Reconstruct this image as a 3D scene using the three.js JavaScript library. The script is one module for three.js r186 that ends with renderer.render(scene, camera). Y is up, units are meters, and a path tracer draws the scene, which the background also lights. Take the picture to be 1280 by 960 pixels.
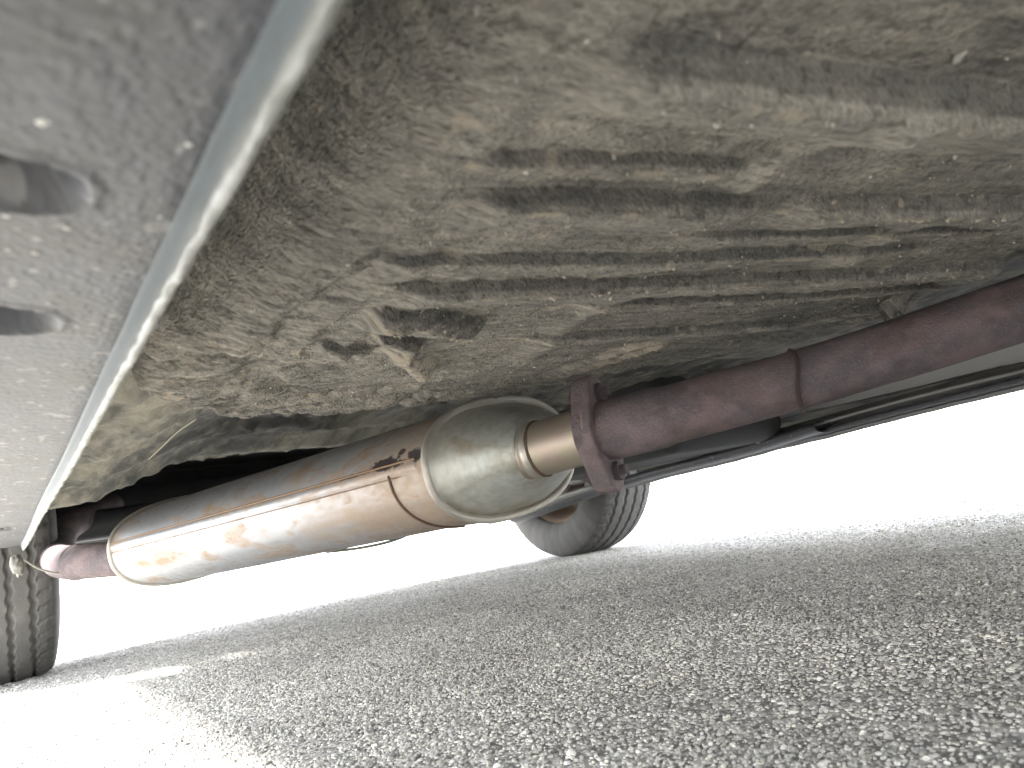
import * as THREE from 'three';
import { mergeGeometries, mergeVertices, toCreasedNormals } from 'three/addons/utils/BufferGeometryUtils.js';
import { MarchingCubes } from 'three/addons/objects/MarchingCubes.js';
import { RoundedBoxGeometry } from 'three/addons/geometries/RoundedBoxGeometry.js';

// ---------------------------------------------------------------- camera, sky, sun, exposure
const scene = new THREE.Scene();
const FOCAL = 962, EYE = new THREE.Vector3(0, 0.16, 0);          // a phone held 16 cm above the asphalt beside the sill
// the car's long axis vanishes at pixel (-10, 757) of the 1280 x 960 photograph, the horizon falls to the left by 0.175
const alongCam = new THREE.Vector3(-650, -277, -FOCAL).normalize();
const upCam = new THREE.Vector3().crossVectors(new THREE.Vector3(1, 0.175, 0), alongCam).normalize();
if (upCam.y < 0) upCam.negate();
const rightCam = new THREE.Vector3().crossVectors(alongCam, upCam).normalize();
// rows = world axes seen from the camera; the camera's orientation is the inverse (transpose)
const camToWorld = new THREE.Matrix4().set(
  rightCam.x, rightCam.y, rightCam.z, 0,
  upCam.x, upCam.y, upCam.z, 0,
  -alongCam.x, -alongCam.y, -alongCam.z, 0, 0, 0, 0, 1);
const camera = new THREE.PerspectiveCamera(2 * Math.atan(480 / FOCAL) * 180 / Math.PI, 4 / 3, 0.01, 2000);
camera.position.copy(EYE);
camera.quaternion.setFromRotationMatrix(camToWorld);
camera.focus = 0.8;
camera.userData.fStop = 13;

const SUN_TO = new THREE.Vector3(-1, 1.15, -0.6).normalize();
const skyW = 256, skyH = 128, skyData = new Float32Array(skyW * skyH * 4);
for (let j = 0; j < skyH; j++) for (let i = 0; i < skyW; i++) {
  const el = ((j + 0.5) / skyH - 0.5) * Math.PI, az = ((i + 0.5) / skyW - 0.5) * 2 * Math.PI;
  const d = new THREE.Vector3(Math.cos(el) * Math.cos(az), Math.sin(el), Math.cos(el) * Math.sin(az));
  const t = Math.pow(Math.max(0, Math.sin(el)), 0.5), g = Math.pow(Math.max(0, d.dot(SUN_TO)), 24) * 0.35;
  const k = (j * skyW + i) * 4;
  skyData[k] = 0.96 - 0.66 * t + g; skyData[k + 1] = 0.96 - 0.63 * t + g; skyData[k + 2] = 0.93 - 0.52 * t + g * 0.9; skyData[k + 3] = 1;
}
const skyTex = new THREE.DataTexture(skyData, skyW, skyH, THREE.RGBAFormat, THREE.FloatType);
skyTex.mapping = THREE.EquirectangularReflectionMapping; skyTex.magFilter = skyTex.minFilter = THREE.LinearFilter; skyTex.needsUpdate = true;
scene.background = skyTex; scene.environment = skyTex;

const sun = new THREE.DirectionalLight(new THREE.Color(1, 0.96, 0.9), 2.3);
sun.position.copy(SUN_TO).multiplyScalar(12).add(new THREE.Vector3(0.8, 0, -1));
sun.target.position.set(0.8, 0, -1); scene.add(sun, sun.target);
sun.castShadow = true; sun.shadow.mapSize.set(2048, 2048); sun.shadow.radius = 15;
Object.assign(sun.shadow.camera, { left: -5, right: 5, top: 5, bottom: -5, near: 1, far: 30 });

const renderer = new THREE.WebGLRenderer({ antialias: true });
renderer.setSize(1024, 768);
renderer.toneMapping = THREE.LinearToneMapping;
renderer.toneMappingExposure = 17;
renderer.shadowMap.enabled = true;

// ---------------------------------------------------------------- helpers
function rng(seed) { let s = seed >>> 0; return () => { s = (s + 0x6D2B79F5) | 0; let t = Math.imul(s ^ (s >>> 15), 1 | s); t = (t + Math.imul(t ^ (t >>> 7), 61 | t)) ^ t; return ((t ^ (t >>> 14)) >>> 0) / 4294967296; }; }
const PERM = new Float32Array(65536); { const r = rng(77); for (let i = 0; i < 65536; i++) PERM[i] = r(); }
const hashAt = (x, y) => PERM[(Math.imul(x, 73) + Math.imul(y, 9277) + ((x * y) & 1023) * 31) & 65535];
function noise(x, y) {                                             // smooth value noise, 0..1
  const xi = Math.floor(x), yi = Math.floor(y); let fx = x - xi, fy = y - yi;
  fx = fx * fx * (3 - 2 * fx); fy = fy * fy * (3 - 2 * fy);
  const a = hashAt(xi, yi), b = hashAt(xi + 1, yi), c = hashAt(xi, yi + 1), d = hashAt(xi + 1, yi + 1);
  return a + (b - a) * fx + (c - a) * fy + (a - b - c + d) * fx * fy;
}
function fbm(x, y, n = 4) { let s = 0, a = 0.5, t = 0; for (let i = 0; i < n; i++) { s += a * noise(x, y); t += a; a *= 0.55; x = x * 2.03 + 17.1; y = y * 2.03 + 9.7; } return s / t; }
const ridge = (x, y, n = 3) => { let s = 0, a = 0.5, t = 0; for (let i = 0; i < n; i++) { s += a * (1 - Math.abs(2 * noise(x, y) - 1)); t += a; a *= 0.55; x = x * 2.1 + 5.3; y = y * 2.1 + 1.9; } return s / t; };
const clamp = (v, a = 0, b = 1) => Math.min(b, Math.max(a, v));
const smooth = (a, b, v) => { const t = clamp((v - a) / (b - a)); return t * t * (3 - 2 * t); };
const mix = (a, b, t) => a + (b - a) * t;
const V = (x, y, z) => new THREE.Vector3(x, y, z);
// a photograph pixel as a direction; its distance comes from the height, side plane or depth it is known to lie at
const ray = (px, py) => V(px - 640, 480 - py, -FOCAL).applyMatrix4(camToWorld);
const onHeight = (px, py, y) => { const d = ray(px, py); return d.multiplyScalar((y - EYE.y) / d.y).add(EYE); };
const onSide = (px, py, x) => { const d = ray(px, py); return d.multiplyScalar(x / d.x).add(EYE); };
const atDepth = (px, py, z) => ray(px, py).multiplyScalar(z / FOCAL).add(EYE);

function dataTexture(w, h, fill, srgb = false) {
  const d = new Uint8Array(w * h * 4), o = [0, 0, 0];
  for (let j = 0; j < h; j++) for (let i = 0; i < w; i++) {
    fill((i + 0.5) / w, (j + 0.5) / h, o); const k = (j * w + i) * 4;
    for (let c = 0; c < 3; c++) { const v = clamp(o[c]); d[k + c] = Math.round(255 * (srgb ? (v <= 0.0031308 ? 12.92 * v : 1.055 * Math.pow(v, 1 / 2.4) - 0.055) : v)); }
    d[k + 3] = 255;
  }
  const t = new THREE.DataTexture(d, w, h, THREE.RGBAFormat);
  t.wrapS = t.wrapT = THREE.MirroredRepeatWrapping; t.magFilter = THREE.LinearFilter; t.minFilter = THREE.LinearMipmapLinearFilter; t.generateMipmaps = true;
  if (srgb) t.colorSpace = THREE.SRGBColorSpace; t.needsUpdate = true; return t;
}
const rgb = (r, g, b) => new THREE.Color().setRGB(r, g, b);
const mat = (o) => new THREE.MeshStandardMaterial(o);
function part(name, geometry, material, parent, label) {
  const m = new THREE.Mesh(geometry, material); m.name = name; m.castShadow = m.receiveShadow = true; parent.add(m);
  if (label) m.userData.label = label; return m;
}
function group(name, parent, label) { const g = new THREE.Group(); g.name = name; parent.add(g); if (label) g.userData.label = label; return g; }
// a sheet over a grid of u and v values; at(u, v) gives position, uv gives texture coordinates
function sheet(us, vs, at, uv) {
  const n = us.length, m = vs.length, pos = new Float32Array(n * m * 3), tex = new Float32Array(n * m * 2), idx = [], p = V(0, 0, 0);
  for (let j = 0; j < m; j++) for (let i = 0; i < n; i++) {
    at(us[i], vs[j], p); const k = j * n + i; pos[3 * k] = p.x; pos[3 * k + 1] = p.y; pos[3 * k + 2] = p.z;
    const q = uv ? uv(us[i], vs[j], p) : [us[i], vs[j]]; tex[2 * k] = q[0]; tex[2 * k + 1] = q[1];
    if (i < n - 1 && j < m - 1) idx.push(k, k + 1, k + n, k + 1, k + n + 1, k + n);
  }
  const g = new THREE.BufferGeometry(); g.setAttribute('position', new THREE.BufferAttribute(pos, 3)); g.setAttribute('uv', new THREE.BufferAttribute(tex, 2));
  g.setIndex(idx); g.computeVertexNormals(); return g;
}
const steps = (a, b, n) => Array.from({ length: n + 1 }, (_, i) => a + (b - a) * i / n);
const tube = (pts, r, seg = 64, rad = 12, closed = false) => new THREE.TubeGeometry(new THREE.CatmullRomCurve3(pts, closed, 'centripetal'), seg, r, rad, closed);
// a lathe-like skin along a path: rings of radius r(t) round the curve
function pipeSkin(pts, radius, seg, rad = 40, bump = 0, seed = 0) {
  const c = new THREE.CatmullRomCurve3(pts, false, 'centripetal'), fr = c.computeFrenetFrames(seg, false), len = c.getLength();
  return sheet(steps(0, 1, rad), steps(0, seg, seg).map(Math.round), (u, j, p) => {
    const t = j / seg, a = u * 2 * Math.PI; c.getPointAt(t, p);
    const r = radius(t * len, t) + bump * (fbm(Math.cos(a) * 3 + seed, t * len * 60 + Math.sin(a) * 3, 3) - 0.5);
    p.addScaledVector(fr.normals[j], Math.cos(a) * r).addScaledVector(fr.binormals[j], Math.sin(a) * r);
  }, (u, j) => [u * 0.2, j / seg * len]);
}

// ---------------------------------------------------------------- ground
const GROUND_TILE = 1.6;
const groundMap = dataTexture(1024, 1024, (u, v, o) => {
  const x = u * GROUND_TILE, z = v * GROUND_TILE;
  const st = noise(x * 260, z * 260) * 0.6 + noise(x * 140 + 9, z * 140) * 0.4, big = fbm(x * 7, z * 7, 3);
  const t = smooth(0.32, 0.72, st), s = (0.18 + 0.36 * t) * (0.8 + 0.4 * big);
  o[0] = s * 1.02; o[1] = s; o[2] = s * 0.94;
}, true);
groundMap.repeat.set(1, 1);
const groundBump = dataTexture(1024, 1024, (u, v, o) => { const x = u * GROUND_TILE, z = v * GROUND_TILE; o[0] = o[1] = o[2] = noise(x * 260, z * 260) * 0.6 + noise(x * 140 + 9, z * 140) * 0.4; });
const gg = new THREE.PlaneGeometry(600, 600, 1, 1); gg.rotateX(-Math.PI / 2);
for (let i = 0; i < 4; i++) gg.attributes.uv.setXY(i, gg.attributes.position.getX(i) / GROUND_TILE, gg.attributes.position.getZ(i) / GROUND_TILE);
const ground = part('asphalt_ground', gg, mat({ map: groundMap, bumpMap: groundBump, bumpScale: 0.002, roughness: 0.92 }), scene);
Object.assign(ground.userData, { kind: 'structure', label: 'rough grey asphalt ground under the car', category: 'ground' });

{ // the stones that stand proud of the binder, too many to count
  const r = rng(5), base = mergeVertices(new THREE.IcosahedronGeometry(1, 1).deleteAttribute('uv').deleteAttribute('normal'));
  const bp = base.attributes.position; for (let i = 0; i < bp.count; i++) { const k = 0.8 + 0.4 * r(); bp.setXYZ(i, bp.getX(i) * k, bp.getY(i) * k, bp.getZ(i) * k); }
  const chip = toCreasedNormals(base, 0.6), list = [], m = new THREE.Matrix4(), q = new THREE.Quaternion(), e = new THREE.Euler();
  const step = 0.0034;
  for (let z = 0.12; z > -2.6; z -= step) for (let x = -0.7; x < 2.3; x += step) {
    const px = x + (r() - 0.5) * step * 1.1, pz = z + (r() - 0.5) * step * 1.1, d = Math.hypot(px, pz), az = Math.atan2(px, -pz);
    const keep = r();
    if (d > 2.5 || d < 0.12 || az < -0.35 || az > 1.35 || keep > 0.96 - 0.75 * smooth(0.9, 2.0, d)) continue;
    list.push([px, pz]);
  }
  const agg = new THREE.InstancedMesh(chip, mat({ color: 0xffffff, roughness: 0.85 }), list.length), c = new THREE.Color();
  list.forEach(([px, pz], i) => {
    const s = 0.0009 + 0.0009 * Math.pow(r(), 2) + (r() < 0.015 ? 0.0012 : 0), fl = 0.55 + 0.4 * r();
    e.set((r() - 0.5) * 0.9, r() * 6.28, (r() - 0.5) * 0.9); q.setFromEuler(e);
    m.compose(V(px, -0.0006 + 0.0012 * r() + 0.0012 * (fbm(px * 9, pz * 9, 2) - 0.5), pz), q, V(s * (0.8 + 0.7 * r()), s * fl, s * (0.8 + 0.5 * r())));
    agg.setMatrixAt(i, m);
    const t = r(), w = r(), patch = 0.75 + 0.5 * fbm(px * 5, pz * 5, 3); let b = (0.33 + 0.26 * t * t + 0.12 * t) * patch; if (r() < 0.13) b *= 0.35;
    agg.setColorAt(i, c.setRGB(b * (1.01 + 0.04 * w), b, b * (0.96 - 0.09 * w)));
  });
  agg.name = 'asphalt_aggregate'; agg.castShadow = agg.receiveShadow = true; scene.add(agg);
  Object.assign(agg.userData, { kind: 'stuff', label: 'loose looking grey stones bedded in the asphalt', category: 'gravel' });
}

// ---------------------------------------------------------------- the car: one thing, everything below is its part
const car = group('parked_car', scene);
Object.assign(car.userData, { label: 'parked car seen from below, dirt caked underside, rusty exhaust and two tyres', category: 'car' });
const MID = 0.805, AXLE = -2.03, TYRE_R = 0.31;

// ---- floor pan with pressed ribs, caked in dirt
const PAN = { x0: 0.03, x1: 0.87, z0: -0.78, z1: 0.06, y: 0.292 };
const flat2 = (list, y) => list.map(([a, b]) => { const p = onHeight(a, b, y); return [p.x, p.z]; });
const panOutline = [
  ...flat2([[172, 470], [185, 500], [225, 517], [280, 524], [340, 525], [420, 521], [500, 512], [580, 507]], 0.281),
  ...flat2([[650, 500], [700, 487], [760, 476], [830, 464], [920, 448], [1000, 430], [1060, 416], [1130, 394], [1200, 360], [1280, 322]], 0.286),
  [0.62, -0.1], [0.62, 0.6], [0.1, 0.6], [0.098, -0.2], [0.09, -0.34], [0.078, -0.42]];
function signedToOutline(x, z) {                                    // > 0 inside
  let best = 1e9, inside = false, n = panOutline.length;
  for (let i = 0, j = n - 1; i < n; j = i++) {
    const [ax, az] = panOutline[j], [bx, bz] = panOutline[i], dx = bx - ax, dz = bz - az;
    const t = clamp(((x - ax) * dx + (z - az) * dz) / (dx * dx + dz * dz)), d = (x - ax - dx * t) ** 2 + (z - az - dz * t) ** 2;
    if (d < best) best = d;
    if ((az > z) !== (bz > z) && x < (bx - ax) * (z - az) / (bz - az) + ax) inside = !inside;
  }
  return inside ? Math.sqrt(best) : -Math.sqrt(best);
}
const lineAt = (l, x) => { if (x <= l[0][0]) return l[0][1]; for (let i = 1; i < l.length; i++) if (x <= l[i][0]) return mix(l[i - 1][1], l[i][1], (x - l[i - 1][0]) / (l[i][0] - l[i - 1][0])); return l[l.length - 1][1]; };
// pressed steps: [pixels along the near edge], depth of the step, run of the riser, length of the slope back, fade at both ends
const risers = [
  [[[760, 38], [850, 42], [950, 60], [1100, 84], [1280, 108]], 0.015, 0.004, 0.05, 0.015, 1],
  [[[600, 186], [830, 190], [935, 196]], 0.005, 0.003, 0.022, 0.006, 0.006],
  [[[585, 238], [700, 233], [830, 235], [920, 240], [1000, 246]], 0.0085, 0.003, 0.05, 0.02, 0.05],
  [[[985, 247], [1060, 241], [1130, 240], [1280, 246]], 0.0105, 0.003, 0.05, 0.03, 1],
  [[[430, 318], [600, 315], [840, 314], [1000, 308], [1180, 300]], 0.005, 0.005, 0.035, 0.04, 0.04],
  [[[470, 352], [600, 349], [840, 344], [1000, 338], [1280, 322]], 0.0078, 0.0025, 0.055, 0.03, 1],
  [[[820, 288], [1000, 284], [1280, 276]], 0.004, 0.0025, 0.03, 0.05, 1],
  [[[700, 372], [860, 370], [1000, 364], [1200, 350]], 0.0045, 0.0025, 0.03, 0.05, 0.05],
  [[[474, 379], [540, 384], [612, 396]], 0.012, 0.003, 0.05, 0.004, 0.02],
  [[[474, 408], [500, 410], [540, 424]], 0.009, 0.003, 0.03, 0.004, 0.02],
  [[[640, 418], [760, 412], [840, 409], [1000, 396], [1130, 374]], 0.006, 0.0025, 0.05, 0.05, 1],
  [[[400, 424], [430, 430], [470, 430]], 0.0065, 0.003, 0.03, 0.004, 0.01],
].map(([px, h, run, back, f0, f1]) => { const l = flat2(px, PAN.y); return { l, h, run, back, f0, f1, x0: l[0][0], x1: l[l.length - 1][0] }; });
const segment = (px) => { const [[ax, az], [bx, bz]] = flat2(px, PAN.y); return (x, z) => { const dx = bx - ax, dz = bz - az, t = clamp(((x - ax) * dx + (z - az) * dz) / (dx * dx + dz * dz)); return Math.hypot(x - ax - dx * t, z - az - dz * t); }; };
const longRidges = [[[1120, 110], [930, 225], 0.016, 0.006], [[1130, 274], [1040, 326], 0.016, 0.005], [[755, 372], [650, 448], 0.022, 0.006], [[1230, 330], [1060, 404], 0.02, 0.006]].map(([a, b, w, h]) => ({ d: segment([a, b]), w, h }));
const loopOuter = segment([[700, 464], [812, 428]]);
const nub = flat2([[512, 440], [530, 458]], PAN.y);
const nubD = segment([[500, 432], [528, 455]]);
const grain = (x, z) => { const zz = z - 0.19 * x; return [x, zz]; };
function panHeight(x, z) {
  const wob = (fbm(x * 60, z * 60, 3) - 0.5);
  const d = signedToOutline(x, z) + wob * 0.012 + (noise(x * 260, z * 260) - 0.5) * 0.003;
  let y = PAN.y;
  // rolled edge on the left, crusted lip along the rear edge
  const leftness = smooth(0.2, 0.06, x) * smooth(-0.56, -0.4, z), rear = smooth(-0.22, -0.45, z) * (1 - leftness);
  y += leftness * 0.1 * Math.pow(1 - smooth(0, 0.06, Math.max(d, 0)), 1.5);
  y -= rear * 0.012 * (1 - smooth(0.02, 0.085, d)) * smooth(0.62, 0.3, x);
  // rings where the corner was drawn
  const corner = smooth(0.3, 0.14, x) * smooth(-0.22, -0.34, z);
  y += corner * 0.0028 * Math.sin(d * 190 + wob * 2) * smooth(0.03, 0.06, d) * smooth(0.22, 0.1, d);
  for (const r of risers) {
    if (x < r.x0 - 0.03 || x > r.x1 + 0.03) continue;
    const s = lineAt(r.l, x) - z + wob * 0.002;                     // > 0 beyond the near edge
    if (s < 0 || s > r.run + r.back) continue;
    const k = smooth(0, r.f0, x - r.x0 + wob * 0.01) * (r.f1 === 1 ? 1 : smooth(0, r.f1, r.x1 - x + wob * 0.01));
    y -= k * 1.25 * r.h * smooth(0, r.run, s) * (1 - smooth(r.run * 1.5, r.run + r.back, s));
  }
  for (const r of longRidges) { const q = r.d(x, z); if (q < r.w) y -= r.h * (0.5 + 0.5 * Math.cos(Math.PI * q / r.w)) * (0.7 + 0.6 * wob); }
  { const q = loopOuter(x, z); if (q < 0.03) y -= 0.006 * Math.exp(-(((q - 0.013 + wob * 0.008) / 0.0045) ** 2)); }
  { const q = nubD(x, z); if (q < 0.02) y -= 0.014 * smooth(0.014, 0.002, q + wob * 0.008); }
  // undulating sheet, caked dirt, cracks
  y += (fbm(x * 7, z * 7, 2) - 0.5) * 0.003 + wob * 0.0014;
  const crust = fbm(x * 38 + 4, z * 70, 4); y -= 0.0014 * smooth(0.5, 0.75, crust);
  const [gx, gz] = grain(x, z); y += (fbm(gx * 45, gz * 260, 3) - 0.5) * 0.0009 * smooth(-0.15, -0.28, z);
  y += rear * smooth(0.7, 0.45, x) * smooth(0.1, 0.03, d) * 0.019 * Math.pow(ridge(gx * 22 + 3, gz * 75, 3), 4);
  y += (noise(x * 330, z * 330) - 0.5) * 0.0007 - 0.0016 * smooth(0.66, 0.86, noise(x * 190 + 5, z * 190)) * smooth(0.4, 0.65, fbm(x * 17, z * 17 + 8, 2));
  // the edge turns up
  y += 0.15 * smooth(0.002, -0.035, d) + 0.004 * smooth(0.012, 0, d) * (1 - leftness);
  return Math.min(y, 0.44);
}
const panUV = (x, z) => [(x - PAN.x0) / (PAN.x1 - PAN.x0), (z - PAN.z0) / (PAN.z1 - PAN.z0)];
// darker ragged bands along the risers: shade painted into the dust, partly exposed underseal
function riserShadeBand(x, z, n) {
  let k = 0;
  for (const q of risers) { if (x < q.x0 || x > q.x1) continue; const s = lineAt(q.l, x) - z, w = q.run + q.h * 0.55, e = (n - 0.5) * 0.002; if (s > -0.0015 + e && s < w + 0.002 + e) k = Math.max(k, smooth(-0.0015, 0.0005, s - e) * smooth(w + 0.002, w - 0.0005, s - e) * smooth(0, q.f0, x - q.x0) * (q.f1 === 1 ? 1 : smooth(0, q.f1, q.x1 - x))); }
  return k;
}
const scuff = (x, z, n) => { let k = 0; for (const q of longRidges) { const d = q.d(x, z) + (n - 0.5) * 0.012; k = Math.max(k, smooth(q.w * 0.9, q.w * 0.25, d)); } return 0.09 * k; };
const panMap = dataTexture(2048, 2048, (u, v, o) => {
  const x = PAN.x0 + u * (PAN.x1 - PAN.x0), z = PAN.z0 + v * (PAN.z1 - PAN.z0), [gx, gz] = grain(x, z);
  const big = fbm(x * 6 + 3, z * 6, 3), med = fbm(x * 28, z * 36, 3), fine = fbm(x * 160, z * 190, 2), streak = fbm(gx * 38, gz * 300, 2), speck = noise(x * 620, z * 620);
  const riserShade = riserShadeBand(x, z, med), dust = clamp(0.42 + 0.45 * (big - 0.5) + 0.28 * (med - 0.5) + (streak - 0.5) * 0.4 + (fine - 0.5) * 0.22) * (1 - 0.5 * riserShade) + scuff(x, z, fine);
  let r = mix(0.042, 0.385, dust), g = mix(0.041, 0.356, dust), b = mix(0.041, 0.297, dust);
  const wear = 0.6 * smooth(0.58, 0.74, fbm(x * 50 + 40, z * 50, 3)); r = mix(r, 0.065, wear * 0.45); g = mix(g, 0.066, wear * 0.45); b = mix(b, 0.064, wear * 0.45);
  const grit = noise(x * 1100 + 3, z * 1100), k = (0.64 + 0.36 * speck + 0.36 * grit) * (1 - 0.35 * smooth(0.7, 0.85, noise(x * 330, z * 330 + 9))); r *= k; g *= k; b *= k;
  // tan mud that sits along the pressed edges and on the loop and the nub
  let tan = 0;
  for (let i = 0; i < risers.length; i++) { const q = risers[i]; if (x < q.x0 || x > q.x1) continue; const s = lineAt(q.l, x) - z - q.run - q.h * 0.9; if (Math.abs(s - 0.004) < 0.004) tan = Math.max(tan, smooth(0.004, 0.001, Math.abs(s - 0.004)) * smooth(0.5, 0.72, fbm(x * 75 + i * 7, z * 25, 3))); }
  { const q = loopOuter(x, z); tan = Math.max(tan, smooth(0.012, 0.002, Math.abs(q - 0.012)) * smooth(0.35, 0.55, med)); }
  { const q = nubD(x, z); tan = Math.max(tan, smooth(0.018, 0.006, q) * smooth(0.35, 0.5, fine)); }
  const spot = smooth(0.8, 0.88, noise(x * 120 + 7, z * 120)) * smooth(0.55, 0.75, noise(x * 30, z * 30 + 5)); tan = Math.max(tan, spot * 0.8);
  r = mix(r, 0.36, tan * 0.6); g = mix(g, 0.31, tan * 0.6); b = mix(b, 0.235, tan * 0.6);
  o[0] = r; o[1] = g; o[2] = b;
}, true);
const panBump = dataTexture(2048, 2048, (u, v, o) => {
  const x = PAN.x0 + u * (PAN.x1 - PAN.x0), z = PAN.z0 + v * (PAN.z1 - PAN.z0), [gx, gz] = grain(x, z);
  o[0] = o[1] = o[2] = 0.08 * fbm(gx * 90, gz * 420, 2) + 0.5 * fbm(x * 330, z * 330, 3) + 0.42 * noise(x * 800, z * 800);
});
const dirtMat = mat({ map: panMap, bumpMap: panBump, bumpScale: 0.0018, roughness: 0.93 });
const panXs = [...steps(0.03, 0.87, 350)], panZs = [...steps(0.6, 0.07, 40), ...steps(0.06, -0.78, 350)];
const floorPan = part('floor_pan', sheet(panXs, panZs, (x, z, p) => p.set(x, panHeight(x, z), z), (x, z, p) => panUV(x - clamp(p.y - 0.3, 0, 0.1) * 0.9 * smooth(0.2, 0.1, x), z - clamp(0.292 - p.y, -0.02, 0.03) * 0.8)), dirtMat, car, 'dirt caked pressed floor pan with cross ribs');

{ // loose crumbs stuck to the pan, beyond counting
  const kinds = [[0.4, 0.37, 0.31], [0.4, 0.35, 0.27], [0.52, 0.5, 0.45], [0.2, 0.185, 0.155]];   // grit, tan mud, pale stone chips, dark soil
  const r = rng(19), chip = toCreasedNormals(new THREE.IcosahedronGeometry(1, 0).deleteAttribute('uv'), 0.3), list = [];
  for (let i = 0; i < 900; i++) { const x = 0.09 + 0.6 * r(), z = -0.06 - 0.6 * Math.pow(r(), 0.8); if (signedToOutline(x, z) > 0.01) list.push([x, z, 0.0005 + 0.0009 * Math.pow(r(), 3), 0]); }
  for (const q of [risers[5], risers[8], risers[3]]) for (let i = 0; i < 75; i++) { const x = mix(Math.max(q.x0, 0.2), q.x1, r()), z = lineAt(q.l, x) - 0.003 + 0.009 * (r() - 0.5); if (signedToOutline(x, z) > 0.005) list.push([x, z, 0.0004 + 0.0011 * Math.pow(r(), 3.5), 1]); }
  for (const [a, b, w] of [[500, 74, 1.6], [585, 61, 1.8], [567, 70, 1.3], [610, 88, 1.8], [548, 55, 1.3], [582, 187, 2.6], [640, 60, 1.6], [735, 55, 1.7], [655, 206, 1.2], [648, 110, 1.4], [475, 95, 1.2], [420, 165, 1.3], [1175, 28, 2.4], [1202, 74, 2.8], [818, 84, 1.8], [705, 345, 2.2], [690, 346, 1.4], [730, 344, 1.6], [890, 135, 1.8], [1018, 92, 1.6], [930, 112, 1.4]]) { const p = onHeight(a, b, PAN.y - 0.002); list.push([p.x, p.z, w * 0.00075, 2]); }
  const im = new THREE.InstancedMesh(chip, mat({ color: 0xffffff, roughness: 0.9 }), list.length), m = new THREE.Matrix4(), q = new THREE.Quaternion(), c = new THREE.Color();
  list.forEach(([x, z, s, kind], i) => {
    q.setFromEuler(new THREE.Euler(r() * 6, r() * 6, r() * 6));
    m.compose(V(x, panHeight(x, z) - 0.0002, z), q, V(s * (1 + r()), s * 0.8, s)); im.setMatrixAt(i, m);
    const w = r(), a = kinds[kind], b = kinds[3]; c.setRGB(mix(a[0], b[0], w), mix(a[1], b[1], w), mix(a[2], b[2], w)); im.setColorAt(i, c);
  });
  im.name = 'dirt_crumbs'; im.castShadow = im.receiveShadow = true; im.userData.kind = 'stuff'; floorPan.add(im);
}
{ // torn underseal hanging from the edge above the pipe: a ragged crust with a few long teeth
  const r = rng(3), top = flat2([[1052, 408], [1080, 398], [1105, 390], [1140, 374]], 0.283), n = 60, teeth = [[0.3, 0.006], [0.46, 0.007], [0.62, 0.013], [0.72, 0.017], [0.82, 0.012], [0.15, 0.005]];
  const g = sheet(steps(0, 1, 8), steps(0, n, n).map(Math.round), (u, i, p) => {
    const t = i / n * 3, k = Math.min(2, Math.floor(t)), f = t - k, x = mix(top[k][0], top[k + 1][0], f), z = mix(top[k][1], top[k + 1][1], f);
    let drop = 0.004 + 0.004 * noise(i * 0.7, 2); for (const [c, h] of teeth) drop = Math.max(drop, h * smooth(0.075, 0.01, Math.abs(i / n - c)) * (0.8 + 0.4 * noise(i * 1.7, 5)));
    drop *= smooth(0, 8, i) * smooth(n, n - 8, i);
    const v = u <= 0.5 ? u * 2 : 2 - u * 2, thick = (u <= 0.5 ? -1 : 1) * 0.0035 * Math.sqrt(Math.max(0, 1 - v));
    p.set(x + thick * 0.6 + 0.003 * (fbm(i * 0.3, v * 2, 2) - 0.5), 0.294 - v * (0.008 + drop), z + thick + 0.006 * (fbm(i * 0.25 + 9, v * 2, 2) - 0.5) + 0.004 * v);
  }, (u, i) => [0.6 + u * 0.05, 0.3 + i * 0.002]);
  part('torn_underseal', g, dirtMat, floorPan, 'jagged flap of torn underseal');
}

// ---- floor panel further back and the closed floor above everything
const backMap = dataTexture(1024, 1024, (u, v, o) => {
  const x = u, z = v, d = clamp(0.5 * fbm(x * 8, z * 8, 3) + 0.5 * fbm(x * 60, z * 60, 3)), t = smooth(0.3, 0.72, d) * (0.85 + 0.3 * noise(x * 500, z * 500));
  o[0] = mix(0.05, 0.2, t); o[1] = mix(0.05, 0.187, t); o[2] = mix(0.047, 0.15, t);
}, true);
const backBump = dataTexture(1024, 1024, (u, v, o) => { o[0] = o[1] = o[2] = fbm(u * 150, v * 150, 4); });
const backMat = mat({ map: backMap, bumpMap: backBump, bumpScale: 0.003, roughness: 0.93 });
const backX = steps(0.055, 1.5, 180), backZ = steps(-0.5, -1.72, 150);
part('rear_floor_panel', sheet(backX, backZ, (x, z, p) => {
  const l = smooth(0.32, 0.1, x);                                    // drawn down towards the sill
  let y = 0.372 - 0.06 * l - 0.015 * smooth(0.9, 1.3, x);
  y -= 0.012 * Math.exp(-(((z + 1.16 + 0.2 * x) / 0.035) ** 2)) + 0.016 * Math.exp(-(((z + 1.45) / 0.05) ** 2));
  y += 0.02 * smooth(-1.5, -1.72, z) + (fbm(x * 14, z * 8, 4) - 0.5) * 0.016 - 0.006 * smooth(0.55, 0.75, fbm(x * 45, z * 22, 3));
  p.set(x, y, z);
}, (x, z) => [x, z * 0.4]), backMat, car);
const recessBlack = mat({ color: rgb(0.028, 0.028, 0.028), bumpMap: backBump, bumpScale: 0.002, roughness: 0.8 });  // near-black for the tank, well, valance and housings, recess shade put into it
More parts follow.
